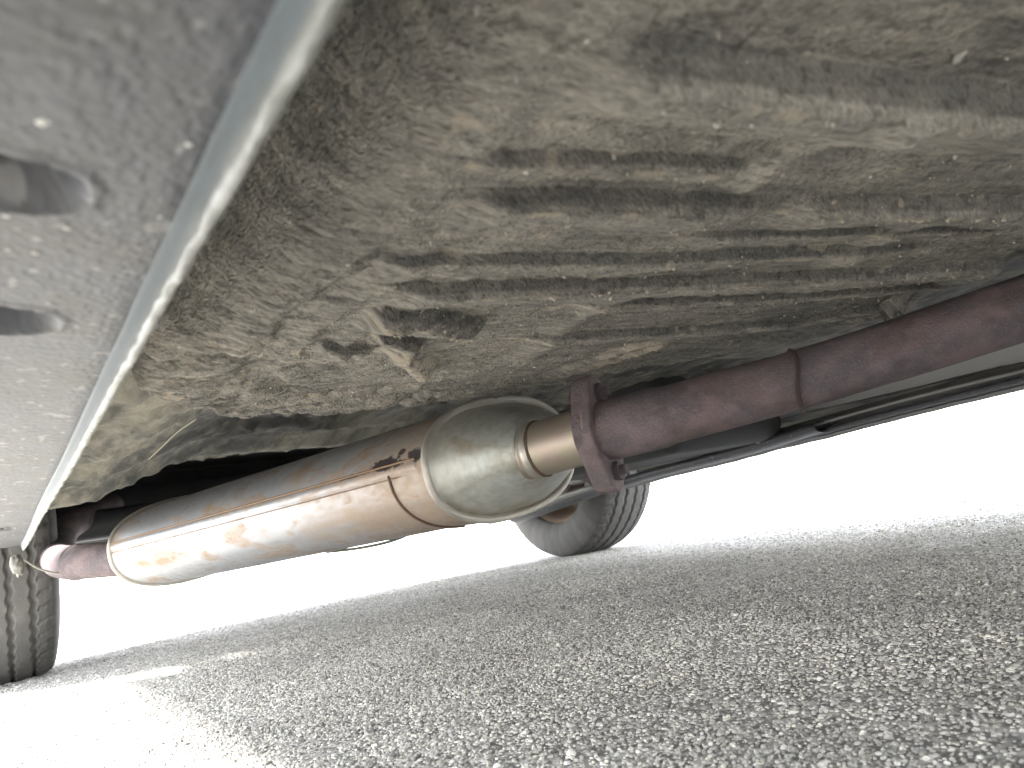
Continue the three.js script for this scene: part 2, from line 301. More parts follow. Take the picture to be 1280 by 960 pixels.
{
  const floors = [[-0.03, 1.64, -1.64, 0.38], [0.17, 1.44, -2.4, -1.6405], [0.17, 1.44, 0.3805, 1.4]].map(([a, b, c, d]) => new THREE.BoxGeometry(b - a, 0.02, d - c).translate((a + b) / 2, 0.59, (c + d) / 2));
  part('upper_floor', mergeGeometries(floors), backMat, car);
  const tank = new RoundedBoxGeometry(0.36, 0.17, 0.64, 5, 0.04); tank.translate(1.235, 0.305, -1.34); part('fuel_tank', tank, recessBlack, car);
  const valance = new RoundedBoxGeometry(1.7, 0.3, 0.03, 3, 0.012); valance.translate(MID, 0.48, -2.41); part('rear_valance', valance, recessBlack, car);
  const well = new RoundedBoxGeometry(1.32, 0.14, 0.2, 6, 0.05); well.translate(0.78, 0.335, -2.29); part('spare_wheel_well', well, recessBlack, car);
  const t = new RoundedBoxGeometry(0.62, 0.09, 1.5, 3, 0.03); for (let i = 0; i < t.attributes.position.count; i++) t.attributes.uv.setXY(i, t.attributes.position.getX(i), t.attributes.position.getZ(i) + t.attributes.position.getY(i)); t.translate(1.16, 0.372, 0.0); part('side_floor_panel', t, backMat, car);
}

// ---- sill with its weld flange, on the camera's side
const rockMap = dataTexture(1024, 1024, (u, v, o) => {
  const x = u * 0.3, z = v * 0.9, n = fbm(x * 40, z * 40, 4), f = fbm(x * 300, z * 300, 2), s = noise(x * 900, z * 900);
  const d = smooth(0.4, 0.75, n) * 0.5 + smooth(0.5, 0.8, f) * 0.35;
  const k = 0.92 + 0.16 * s; o[0] = mix(0.078, 0.068, d) * k; o[1] = mix(0.08, 0.064, d) * k; o[2] = mix(0.088, 0.057, d) * k;
  const c = smooth(0.84, 0.9, noise(x * 210 + 3, z * 210)); o[0] = mix(o[0], 0.3, c * 0.5); o[1] = mix(o[1], 0.29, c * 0.5); o[2] = mix(o[2], 0.27, c * 0.5);
}, true);
const rockBump = dataTexture(1024, 1024, (u, v, o) => { const x = u * 0.3, z = v * 0.9; o[0] = o[1] = o[2] = 0.5 * fbm(x * 260, z * 260, 3) + 0.5 * noise(x * 620, z * 620); });
const sillMat = mat({ map: rockMap, bumpMap: rockBump, bumpScale: 0.0007, roughness: 0.5, metalness: 0 });
const dents = [[-0.002, -0.189, 0.0235, 0.0135], [-0.004, -0.291, 0.0255, 0.0145], [-0.002, 0.11, 0.024, 0.0135], [0.0205, -1.16, 0.0075, 0.026]];   // the last one is the small drain hollow near the wheel
function sillY(x, z) {
  const t = clamp((0.044 - x) / 0.15); let y = 0.249 + 0.006 * t + 0.045 * t ** 4;
  for (const [cx, cz, a, b] of dents) { const q = ((Math.abs(x - cx) / a) ** 2.6 + (Math.abs(z - cz) / b) ** 2.6); y += 0.012 * smooth(1.3, 0.15, q) - 0.0009 * Math.exp(-(((q - 1.35) / 0.3) ** 2)); }
  return y + (fbm(x * 50, z * 20, 3) - 0.5) * 0.0016;
}
const sillX = [...steps(0.0445, -0.02, 70), ...steps(-0.023, -0.106, 20)], sillZ = [...steps(0.3, 0.0, 60), ...steps(-0.002, -0.36, 180), ...steps(-0.37, -1.56, 170)];
const sillBottom = (m) => sheet(sillX, sillZ, (x, z, p) => p.set(m ? 2 * MID - x : x, sillY(x, z), z), (x, z) => [x / 0.3, z / 0.9]);
const sill = part('rocker_panel', sillBottom(false), sillMat, car, 'grey painted sill underside with two pressed dents');
{
  // mud specks, the outer skin
  const spot = (px, py, s, seed) => { const r = rng(seed), q = onHeight(px, py, 0.2495), g = new THREE.IcosahedronGeometry(1, 2), a = g.attributes.position; for (let i = 0; i < a.count; i++) { const k = 0.75 + 0.5 * noise(a.getX(i) * 2 + seed, a.getY(i) * 2 + a.getZ(i)); a.setXYZ(i, a.getX(i) * k, a.getY(i) * k * 0.4, a.getZ(i) * k); } g.computeVertexNormals(); g.scale(s, s, s); g.translate(q.x, sillY(q.x, q.z), q.z); part('mud_speck', g, mat({ color: rgb(0.62, 0.6, 0.55), roughness: 0.9 }), sill); };
  spot(54, 158, 0.0013, 1); spot(236, 178, 0.0008, 2); spot(8, 276, 0.0009, 3); spot(84, 288, 0.0007, 4); spot(44, 321, 0.0008, 5); spot(10, 318, 0.0008, 6); spot(200, 268, 0.0006, 7);
  const outer = sheet(steps(0, 1, 16), [...steps(0.4, -1.68, 70)], (t, z, q) => q.set(-0.106 - 0.03 * Math.sin(t * Math.PI * 0.5), sillY(-0.106, z) + t * 0.34, z), (t, z) => [t * 0.5, z]);
  part('sill_side', outer, sillMat, sill);
}
const weldMap = dataTexture(512, 1024, (u, v, o) => {
  const n = fbm(u * 10, v * 90, 3), e = smooth(0.34, 0.5, u + (n - 0.5) * 0.1), s = noise(u * 90, v * 900);
  o[0] = mix(0.15, 0.2, e) * (0.8 + 0.4 * s * e); o[1] = mix(0.172, 0.202, e) * (0.8 + 0.4 * s * e); o[2] = mix(0.178, 0.182, e) * (0.8 + 0.4 * s * e);
  const d = smooth(0.62, 0.75, fbm(u * 14 + 3, v * 220, 3)) * 0.5; o[0] = mix(o[0], 0.1, d); o[1] = mix(o[1], 0.095, d); o[2] = mix(o[2], 0.08, d);
}, true);
const weldMat = mat({ map: weldMap, roughness: 0.42 });
const weldSection = [[0.0438, 0.2515], [0.0431, 0.2493], [0.0432, 0.2484], [0.0437, 0.2477], [0.0437, 0.2448], [0.0437, 0.2418], [0.0437, 0.2395], [0.0434, 0.2385], [0.0433, 0.2372], [0.0436, 0.2360], [0.0446, 0.2353], [0.0458, 0.2355], [0.0465, 0.2366], [0.0466, 0.243], [0.0466, 0.252]];
function flange(mirror, fine) {
  const zs = fine ? [...steps(0.3, 0, 80), ...steps(-0.0015, -0.5, 330), ...steps(-0.5025, -1.5, 360)] : steps(0.3, -1.5, 300);
  return sheet(steps(0, 14, 14).map(Math.round), zs, (i, z, p) => {
    const [x, y] = weldSection[i], low = i >= 7 && i <= 12 ? 1 : 0.12, wave = 0.0012 * Math.sin(z * 9) * smooth(0, -1, z);
    const n1 = (fbm(i * 0.8, z * 130, 4) - 0.5), n2 = (fbm(z * 230, 3.3, 3) - 0.5) * 0.0012 + (fbm(z * 50, 8.1, 4) - 0.5) * 0.0028;
    const end = smooth(-1.5, -1.44, z);
    p.set(x + low * n1 * 0.0018, mix(0.25, y + (i >= 9 && i <= 12 ? n2 : 0) + low * n1 * 0.0016, 0.35 + 0.65 * end), z); p.x += wave * 0.6;
    if (mirror) p.x = 2 * MID - p.x;
  }, (i, z) => [i / 14, z / 0.9]);
}
const weld = part('weld_flange', flange(false, true), weldMat, sill, 'pale painted weld seam flange with ragged sealer');
{ // clip and wire at the flange's end
  const g = new THREE.IcosahedronGeometry(1, 4), a = g.attributes.position, c = atDepth(22, 706, 1.28);
  for (let i = 0; i < a.count; i++) { const k = 0.3 + 1.4 * fbm(a.getX(i) * 2.2 + 3, a.getY(i) * 2.2 + a.getZ(i) * 2.6, 4); a.setXYZ(i, a.getX(i) * k, a.getY(i) * k, a.getZ(i) * k); }
  const gm = mergeVertices(g.deleteAttribute('uv').deleteAttribute('normal')); gm.computeVertexNormals(); gm.scale(0.009, 0.017, 0.016); gm.translate(c.x, c.y, c.z);
  part('sealer_lump', gm, mat({ color: rgb(0.2, 0.195, 0.17), roughness: 0.85 }), sill);
  part('wire', tube([atDepth(30, 700, 1.28), atDepth(52, 712, 1.28), atDepth(80, 717, 1.3), atDepth(112, 712, 1.33), atDepth(140, 700, 1.36)], 0.0016, 40, 8), mat({ color: rgb(0.2, 0.19, 0.16), roughness: 0.7 }), sill);
}

// ---- the other sill
const sillFar = part('rocker_panel', sillBottom(true), sillMat, car);
part('weld_flange', flange(true, false), weldMat, sillFar);
{
  const inner = sheet(steps(0, 1, 12), steps(0.9, -1.62, 120), (t, z, p) => p.set(1.5 + 0.02 * t * t, 0.395 - 0.125 * t + (fbm(t * 2, z * 10, 2) - 0.5) * 0.004, z), (t, z) => [t * 0.4, z]);
  part('inner_sill', inner, mat({ color: rgb(0.42, 0.415, 0.4), bumpMap: rockBump, bumpScale: 0.001, roughness: 0.5 }), sillFar);
  const under = sheet(steps(0, 1, 14), steps(0.9, -1.6, 160), (t, z, p) => p.set(1.512 + 0.05 * t, 0.268 - 0.028 * t + 0.004 * Math.sin(t * 9) + (fbm(t * 4, z * 24, 3) - 0.5) * 0.008, z), (t, z) => [t, z]);
  part('sill_closing_strip', under, backMat, sillFar);
  const outer = sheet(steps(0, 1, 8), steps(0.4, -1.68, 50), (t, z, q) => q.set(2 * MID + 0.106 + 0.03 * Math.sin(t * Math.PI * 0.5), sillY(-0.106, z) + t * 0.34, z), (t, z) => [t * 0.5, z]);
  part('sill_side', outer, sillMat, sillFar);
}

// ---- muffler: an oval drum, 25 x 12.4 cm, 65 cm long, lying 18 degrees off the car's axis
const steel = { metalness: 0.9 };
const MUF = { c: V(0.4624, 0.222, -0.688), yaw: 0.3115, pitch: -0.016, roll: 0.0921, a: 0.062, b: 0.1257, len: 0.6506 };
const mD = V(-Math.sin(MUF.yaw) * Math.cos(MUF.pitch), Math.sin(MUF.pitch), -Math.cos(MUF.yaw) * Math.cos(MUF.pitch));
const mS0 = V(0, 0, 0).crossVectors(mD, V(0, 1, 0)).normalize(), mU0 = V(0, 0, 0).crossVectors(mS0, mD);
const mS = mS0.clone().multiplyScalar(Math.cos(MUF.roll)).addScaledVector(mU0, Math.sin(MUF.roll)), mU = V(0, 0, 0).crossVectors(mS, mD);
const sgnPow = (v, e) => Math.sign(v) * Math.pow(Math.abs(v), e);
function oval(th, along, p, grow = 0, shrink = 1) {                 // a point of the oval section
  p.copy(MUF.c).addScaledVector(mD, along).addScaledVector(mS, (MUF.b * shrink + grow) * sgnPow(Math.cos(th), 0.85)).addScaledVector(mU, (MUF.a * shrink + grow) * sgnPow(Math.sin(th), 0.85));
  return p;
}
const ovalUV = (th, along) => [th / (2 * Math.PI), along / MUF.len];
// rust and heat tint; u runs round the drum, v from the inlet end to the outlet end
const tintAt = (u, v) => {
  const n = fbm(u * 22, v * 14, 4), f = fbm(u * 130, v * 90, 3);
  let rust = smooth(0.5, 0.72, n) * 0.7 + smooth(0.6, 0.8, f) * 0.25;
  rust = Math.max(rust, smooth(0.42, 0.1, v + (n - 0.5) * 0.5 + 0.12 * (u < 0.47 ? 1 : 0)) * 0.8);                          // browned towards the inlet end
  rust = Math.max(rust, smooth(0.9, 0.99, v + (n - 0.5) * 0.1) * smooth(0.52, 0.48, u) * 0.7);
  for (const [bu, bv, w, h] of [[0.44, 0.6, 0.03, 0.02], [0.545, 0.88, 0.02, 0.05], [0.555, 0.8, 0.018, 0.05], [0.4, 0.32, 0.05, 0.03]]) rust = Math.max(rust, Math.exp(-(((u - bu) / w) ** 2 + ((v - bv) / h) ** 2)) * (0.5 + n));
  rust *= 0.7 + 0.6 * f;
  let burn = 0;
  for (const [bu, bv, w, h] of [[0.458, 0.08, 0.022, 0.05], [0.455, 0.02, 0.024, 0.02], [0.438, 0.05, 0.01, 0.012], [0.464, 0.16, 0.006, 0.05]]) burn = Math.max(burn, Math.exp(-(((u - bu) / w) ** 2 + ((v - bv) / h) ** 2)) * (0.6 + f));
  return [clamp(rust), smooth(0.5, 0.75, burn), n, f];
};
const mufMap = dataTexture(1024, 1024, (u, v, o) => {
  const [r, b, n, f] = tintAt(u, v); const k = 0.9 + 0.2 * f;
  o[0] = mix(mix(0.3, 0.23, r), 0.02, b) * k; o[1] = mix(mix(0.31, 0.165, r), 0.015, b) * k; o[2] = mix(mix(0.33, 0.11, r), 0.013, b) * k;
}, true);
const mufRough = dataTexture(1024, 1024, (u, v, o) => { const [r, b, n, f] = tintAt(u, v); o[0] = 1; o[1] = clamp(mix(0.42, 0.6, r) + (f - 0.5) * 0.35 + b * 0.4); o[2] = clamp(mix(0.5, 0.2, r) - b * 0.5); });
const mufMat = mat({ map: mufMap, roughnessMap: mufRough, metalnessMap: mufRough, roughness: 1, metalness: 1 });
const muffler = group('muffler', car, 'oval steel muffler with brown heat stains');
part('shell', sheet(steps(0, 2 * Math.PI, 160), steps(0, MUF.len, 60), (t, s, p) => { oval(t, s, p, 0.0006 * (fbm(t * 3, s * 14, 2) - 0.5) + (s < 0.045 ? 0.0012 * smooth(0.045, 0.035, s) : 0)); }, ovalUV), mufMat, muffler);
const rimMat = mat({ color: rgb(0.42, 0.395, 0.35), roughness: 0.42, metalness: 0.75, bumpMap: backBump, bumpScale: 0.0006 });
for (const s of [0, MUF.len]) { const pts = steps(0, 2 * Math.PI, 95).slice(0, -1).map((t) => oval(t, s, V(0, 0, 0), 0.0005)); part('rolled_rim', tube(pts, 0.0036, 190, 12, true), rimMat, muffler); }
{
  // lock seam along the side: a low double ridge
  const seam = (th, w, h, a0, a1) => sheet(steps(-1, 1, 10), steps(a0, a1, 80), (q, s, p) => { oval(th + q * w, s, p, h * Math.pow(Math.max(0, 1 - q * q), 0.6) - 0.0004 + 0.0004 * (fbm(s * 70, q, 2) - 0.5)); }, (q, s) => ovalUV(th + q * w, s));
  part('lock_seam', seam(Math.PI * 0.955, 0.085, 0.0022, 0.012, MUF.len - 0.006), mufMat, muffler);
  for (const [th, w, h] of [[0.927, 0.02, 0.0032], [0.987, 0.009, 0.0016]]) part('seam_edge', seam(Math.PI * th, w, h, 0.012, MUF.len - 0.006), mat({ color: rgb(0.2, 0.13, 0.08), roughness: 0.6, metalness: 0.5 }), muffler);
  const wl = steps(Math.PI * 0.97, Math.PI * 1.42, 30).map((t) => oval(t, 0.052 - 0.006 * Math.sin((t - 3) * 1.6), V(0, 0, 0), 0.0004));
  part('weld_line', tube(wl, 0.0017, 60, 8), mat({ color: rgb(0.1, 0.055, 0.035), roughness: 0.75 }), muffler);
  // domed end plates, the visible one with the inlet collar
  const plate = (a0, dir, h) => sheet(steps(0, 2 * Math.PI, 140), steps(0, 1, 30), (t, k, p) => {
    const bulge = dir * (h * Math.pow(Math.sin(Math.min(1, k * 1.02) * Math.PI / 2), 1.3) - 0.004 * Math.exp(-(((k - 0.05) / 0.05) ** 2)));
    oval(t, a0 - bulge, p, -0.002 * (1 - k), 1 - 0.72 * k);
    if (k === 1) p.copy(MUF.c).addScaledVector(mD, a0 - dir * h);
  }, (t, k) => [t / 6.28, k * 0.25]);
  const endTex = dataTexture(512, 512, (u, v, o) => { const n = fbm(u * 16, v * 12, 4), f = fbm(u * 60, v * 120, 3), r = smooth(0.5, 0.75, n) * 0.6 + smooth(0.14, 0.02, v) * 0.3; o[0] = mix(0.52, 0.38, r) * (0.8 + 0.4 * f); o[1] = mix(0.535, 0.33, r) * (0.8 + 0.4 * f); o[2] = mix(0.5, 0.24, r) * (0.8 + 0.4 * f); }, true);
  const endMat = mat({ map: endTex, roughness: 0.48, metalness: 0.62 });
  part('end_plate', plate(0, 1, 0.062), endMat, muffler, 'domed silver end plate with yellowish heat tint');
  part('end_plate', plate(MUF.len, -1, 0.03), endMat, muffler);
}

// ---- exhaust pipes
const rustMap = dataTexture(512, 1024, (u, v, o) => {
  const x = u * 0.2, z = v * 0.4, n = fbm(x * 60, z * 60, 4), f = noise(x * 1500, z * 1500), g = noise(x * 700, z * 700 + 3);
  const t = smooth(0.3, 0.75, n), og = smooth(0.52, 0.7, fbm(x * 22 + 7, z * 22, 3)), dk = smooth(0.56, 0.7, fbm(x * 35, z * 35 + 4, 3)), s = smooth(0.6, 0.95, f) * 0.3 + smooth(0.7, 0.95, g) * 0.16;
  o[0] = mix(mix(0.078, 0.128, t), 0.22, s); o[1] = mix(mix(0.063, 0.095, t), 0.195, s); o[2] = mix(mix(0.068, 0.099, t), 0.2, s); o[0] = mix(mix(o[0], 0.17, og * 0.2), 0.05, dk * 0.5); o[1] = mix(mix(o[1], 0.1, og * 0.2), 0.038, dk * 0.5); o[2] = mix(mix(o[2], 0.075, og * 0.2), 0.036, dk * 0.5);
}, true);
const rustBump = dataTexture(512, 1024, (u, v, o) => { const x = u * 0.2, z = v * 0.4; o[0] = o[1] = o[2] = 0.6 * fbm(x * 300, z * 300, 3) + 0.4 * noise(x * 1100, z * 1100); });
for (const t of [rustMap, rustBump]) { t.wrapS = t.wrapT = THREE.RepeatWrapping; t.repeat.set(5, 2.5); }
const rustMat = mat({ map: rustMap, bumpMap: rustBump, bumpScale: 0.0011, roughness: 0.78, metalness: 0.1 });
const pIn = atDepth(672, 562, 0.765), pFl = atDepth(738, 543, 0.733), pA = atDepth(800, 528, 0.712), pB = atDepth(905, 500, 0.69), pC = atDepth(1000, 474, 0.668), pD = atDepth(1140, 431, 0.648), pE = atDepth(1280, 385, 0.632);
const pF = pE.clone().addScaledVector(pE.clone().sub(pD), 1.6), pG = V(pF.x + 0.05, 0.29, 0.35), pH = V(0.9, 0.3, 1.1);
const inletMat = mat({ map: (() => dataTexture(256, 256, (u, v, o) => { const n = fbm(u * 40, v * 6, 3), f = fbm(u * 80, v * 80, 2), b = smooth(0.75, 0.85, noise(u * 18, v * 22)) * 0.8; const k = (0.8 + 0.4 * n) * (1 - b); o[0] = 0.32 * k; o[1] = 0.27 * k * (0.9 + 0.2 * f); o[2] = 0.22 * k; }, true))(), roughness: 0.5, metalness: 0.65 });
const inlet = group('inlet_pipe', car);
{
  const start = MUF.c.clone().addScaledVector(mD, 0.0), dir = pFl.clone().sub(pIn).normalize(), base = pIn.clone().addScaledVector(dir, -0.03);
  part('stub', pipeSkin([base, pIn, pFl], () => 0.0272, 24), inletMat, inlet, 'short shiny brown tinted steel stub');
  part('weld_collar', pipeSkin([pIn.clone().addScaledVector(dir, -0.008), pIn.clone().addScaledVector(dir, -0.002), pIn.clone().addScaledVector(dir, 0.004)], (s, t) => 0.0272 + 0.0022 * Math.sin(Math.PI * clamp(t * 1.02)), 14), rimMat, inlet);
  part('weld_bead', pipeSkin([pIn.clone().addScaledVector(dir, 0.002), pIn.clone().addScaledVector(dir, 0.0065)], (s, t) => 0.0268 + 0.002 * Math.sin(Math.PI * t), 8, 60, 0.0016, 4), mat({ color: rgb(0.08, 0.05, 0.035), roughness: 0.8 }), inlet);
}
const frontPipe = group('front_pipe', car, 'long dull reddish brown rusty exhaust pipe');
{
  const dir = pA.clone().sub(pFl).normalize();
  part('pipe', pipeSkin([pFl, pA, pB, pC, pD, pE, pF, pG, pH], (s, t) => 0.0262 + 0.0006 * Math.sin(s * 21), 260, 48, 0.0005, 2), rustMat, frontPipe);
  const sl0 = pFl.clone().addScaledVector(dir, 0.006);
  part('sleeve', pipeSkin([sl0, pA.clone().addScaledVector(dir, 0.012), atDepth(838, 518, 0.703)], (s, t) => 0.0284 - 0.0016 * smooth(0.85, 1, t), 40, 48, 0.0006, 9), rustMat, frontPipe);
  part('flared_collar', pipeSkin([pFl.clone().addScaledVector(dir, 0.005), pFl.clone().addScaledVector(dir, 0.01), pFl.clone().addScaledVector(dir, 0.015)], (s, t) => 0.034 - 0.005 * smooth(0.1, 0.9, t), 14), mat({ color: rgb(0.26, 0.19, 0.15), roughness: 0.6, metalness: 0.4 }), frontPipe);
  const wd = pD.clone().sub(pB).normalize();
  const tilt = V(0, 0, 0).crossVectors(wd, V(0, 1, 0)).normalize(), upv = V(0, 0, 0).crossVectors(tilt, wd), ring = [];
  for (let i = 0; i < 40; i++) { const a = i / 40 * 2 * Math.PI, w = 0.0018 * Math.sin(3 * a) + 0.004 * Math.sin(a); ring.push(pC.clone().addScaledVector(wd, w - 0.003).addScaledVector(tilt, Math.cos(a) * 0.0266).addScaledVector(upv, Math.sin(a) * 0.0266)); }
  part('weld_bead', tube(ring, 0.0019, 160, 8, true), mat({ color: rgb(0.07, 0.045, 0.045), roughness: 0.8, bumpMap: rustBump, bumpScale: 0.001 }), frontPipe);
}
{ // two-bolt flange
  const fl = group('pipe_flange', car, 'rusty two bolt exhaust flange'), dir = pA.clone().sub(pIn).normalize();
  const topPt = atDepth(728, 498, 0.742), botPt = atDepth(763, 590, 0.722), up = topPt.clone().sub(botPt).normalize(); up.addScaledVector(dir, -up.dot(dir)).normalize();
  const side = V(0, 0, 0).crossVectors(up, dir), half = topPt.distanceTo(botPt) / 2;
  const R = 0.033, r = 0.0165, hgt = half, ang = Math.acos((R - r) / hgt);
  const shape = new THREE.Shape(), pts = [];
  for (let k = 0; k <= 14; k++) { const a = Math.PI / 2 - ang + 2 * ang * k / 14; pts.push([Math.cos(a) * r, hgt + Math.sin(a) * r]); }
  for (let k = 0; k <= 14; k++) { const a = Math.PI / 2 + ang + (Math.PI - 2 * ang) * k / 14; pts.push([Math.cos(a) * R, Math.sin(a) * R]); }
  for (let k = 0; k <= 14; k++) { const a = -Math.PI / 2 - ang + 2 * ang * k / 14; pts.push([Math.cos(a) * r, -hgt + Math.sin(a) * r]); }
  for (let k = 0; k <= 14; k++) { const a = -Math.PI / 2 + ang + (Math.PI - 2 * ang) * k / 14; pts.push([Math.cos(a) * R, Math.sin(a) * R]); }
  pts.forEach(([a, b], i) => i ? shape.lineTo(a, b) : shape.moveTo(a, b)); shape.closePath();
  const g = new THREE.ExtrudeGeometry(shape, { depth: 0.015, bevelEnabled: true, bevelThickness: 0.0025, bevelSize: 0.0025, bevelSegments: 3, curveSegments: 4 }); g.translate(0, 0, -0.006);
  const basis = new THREE.Matrix4().makeBasis(side, up, dir), mid = topPt.clone().add(botPt).multiplyScalar(0.5);
  const place = (q) => q.applyMatrix4(basis).translate(mid.x, mid.y, mid.z);
  part('plate', place(g), rustMat, fl);
  for (const k of [1, -1]) {
    const head = new THREE.CylinderGeometry(0.0092, 0.0098, 0.009, 6); head.rotateX(Math.PI / 2); head.translate(0, k * hgt, -0.0105);
    const nut = new THREE.CylinderGeometry(0.0098, 0.0098, 0.011, 6); nut.rotateX(Math.PI / 2); nut.rotateZ(0.4); nut.translate(0, k * hgt, 0.0115);
    const shank = new THREE.CylinderGeometry(0.0048, 0.0048, 0.042, 12); shank.rotateX(Math.PI / 2); shank.translate(0, k * hgt, 0.002);
    part('bolt', place(mergeGeometries([head, nut, shank].map((q) => q.toNonIndexed()))), rustMat, fl);
  }
}
{ // tail pipe: leaves the outlet end and turns up over the axle
  const a = MUF.c.clone().addScaledVector(mD, MUF.len), t = group('tail_pipe', car, 'bent rusty tail pipe leaving the muffler');
  const p0 = atDepth(170, 696, 1.24), p1 = atDepth(125, 700, 1.27), p2 = atDepth(96, 703, 1.31), p3 = atDepth(78, 702, 1.37), p4 = atDepth(72, 694, 1.5), p5 = p4.clone().add(V(0.03, 0.06, -0.16)), p6 = p5.clone().add(V(0.12, 0.06, -0.25));
  part('pipe', pipeSkin([p0, p1, p2, p3, p4, p5, p6], (s, q) => 0.029, 80, 36, 0.0005, 6), rustMat, t);
  const dir = p2.clone().sub(p1).normalize(); part('bead', pipeSkin([p2.clone().addScaledVector(dir, -0.004), p2.clone().addScaledVector(dir, 0.004)], (s, q) => 0.0291 + 0.0018 * Math.sin(Math.PI * q), 8), rustMat, t);
}

part('lower_edge_line', tube([atDepth(408, 690, 0.985), atDepth(450, 685, 0.955), atDepth(490, 676, 0.925), atDepth(522, 663, 0.9)], 0.0018, 40, 8), mat({ color: rgb(0.05, 0.06, 0.035), roughness: 0.6 }), muffler);  // thin dark tube standing in for the muffler hem left under its glare
part('stray_fibre', tube([[245, 524], [222, 540], [203, 558], [186, 574]].map(([a, b]) => onHeight(a, b, 0.3)), 0.0009, 30, 6), mat({ color: rgb(0.24, 0.22, 0.17), roughness: 0.8 }), car);

// ---- wheels
const tyreMap = dataTexture(512, 512, (u, v, o) => { const n = fbm(u * 18, v * 18, 4), f = noise(u * 250, v * 180); const k = ((v > 0.12 && v < 0.88 ? 0.062 : 0.045) + 0.02 * smooth(0.35, 0.75, n)) * (0.85 + 0.3 * f); o[0] = k * 1.04; o[1] = k; o[2] = k * 0.94; }, true);
tyreMap.wrapS = THREE.RepeatWrapping;
const tyreMat = mat({ map: tyreMap, roughness: 0.8 });
function makeWheel() {
  const w = group('wheel', car), prof = [];
  // x across the tread (negative = outer side), radius
  const half = 0.098;
  const side = [[0.078, 0.196], [0.092, 0.2], [0.103, 0.225], [0.105, 0.25], [0.1, 0.276], [0.0955, 0.291], [0.0895, 0.3]];
  for (const [x, r] of side) prof.push([-x, r, 0]);
  for (const x of steps(-0.086, 0.086, 86)) prof.push([x, TYRE_R - 0.011 * (x / 0.09) ** 4, 1]);
  for (const [x, r] of side.slice().reverse()) prof.push([x, r, 0]);
  const grooves = [-0.056, -0.019, 0.019, 0.056];
  const n = 540, idx = steps(0, prof.length - 1, prof.length - 1).map(Math.round);
  const g = sheet(idx, steps(0, n, n).map(Math.round), (i, j, p) => {
    let [x, r, tread] = prof[i]; const a = j / n * 2 * Math.PI, zig = 0.0024 * (2 * Math.abs(((j / 9) % 1) * 2 - 1) - 1);
    if (tread) {
      for (const c of grooves) r -= 0.0065 * smooth(0.0052, 0.0036, Math.abs(x - c - zig));
      const sipe = ((j + (x * 90)) / 9) % 1; if (Math.abs(x) > 0.06 && Math.abs(sipe) < 0.22) r -= 0.0035 * smooth(0.061, 0.066, Math.abs(x));
    }
    p.set(x, Math.cos(a) * r, Math.sin(a) * r);
    if (p.y < -TYRE_R + 0.006) { p.y = -TYRE_R + 0.006; }
  }, (i, j) => [j / n * 4, i / prof.length]);
  part('tyre', g, tyreMat, w);
  const rimPts = [[0.08, 0.197], [0.083, 0.203], [0.079, 0.204], [0.074, 0.192], [0.05, 0.178], [-0.02, 0.17], [-0.035, 0.12], [-0.03, 0.05], [-0.03, 0.001]].map(([x, r]) => new THREE.Vector2(r, x));
  const rg = new THREE.LatheGeometry(rimPts, 72); rg.rotateZ(-Math.PI / 2); part('rim', rg, mat({ color: rgb(0.26, 0.2, 0.15), roughness: 0.55, metalness: 0.6, side: THREE.DoubleSide }), w);
  const outer = new THREE.LatheGeometry([[0.2, -0.08], [0.204, -0.084], [0.19, -0.07], [0.16, -0.055], [0.06, -0.06], [0.001, -0.062]].map(([r, x]) => new THREE.Vector2(r, x)), 64); outer.rotateZ(-Math.PI / 2); part('wheel_cover', outer, mat({ color: rgb(0.4, 0.4, 0.41), roughness: 0.4, metalness: 0.5, side: THREE.DoubleSide }), w);
  const drum = new THREE.LatheGeometry([[0.001, 0.085], [0.05, 0.085], [0.112, 0.078], [0.12, 0.07], [0.122, -0.02]].map(([r, x]) => new THREE.Vector2(r, x)), 48); drum.rotateZ(-Math.PI / 2); part('brake_drum', drum, rustMat, w);
  return w;
}
const w0 = makeWheel();
const wheelAt = (w, x, z, turn) => { w.position.set(x, TYRE_R - 0.006, z); w.rotation.y = turn; };
// inner side of the wheel is +x in its own frame
wheelAt(w0, 0.008, AXLE, 0); w0.userData.label = 'grey dusty tyre beside the sill end';
const w1 = w0.clone(); w1.name = 'wheel_001'; car.add(w1); wheelAt(w1, 1.602, AXLE, Math.PI); w1.userData.label = 'tyre across the car showing inner sidewall and tread';
const w2 = w0.clone(); w2.name = 'wheel_002'; car.add(w2); wheelAt(w2, 0.008, 0.75, 0); delete w2.userData.label;
const w3 = w0.clone(); w3.name = 'wheel_003'; car.add(w3); wheelAt(w3, 1.602, 0.75, Math.PI); delete w3.userData.label;

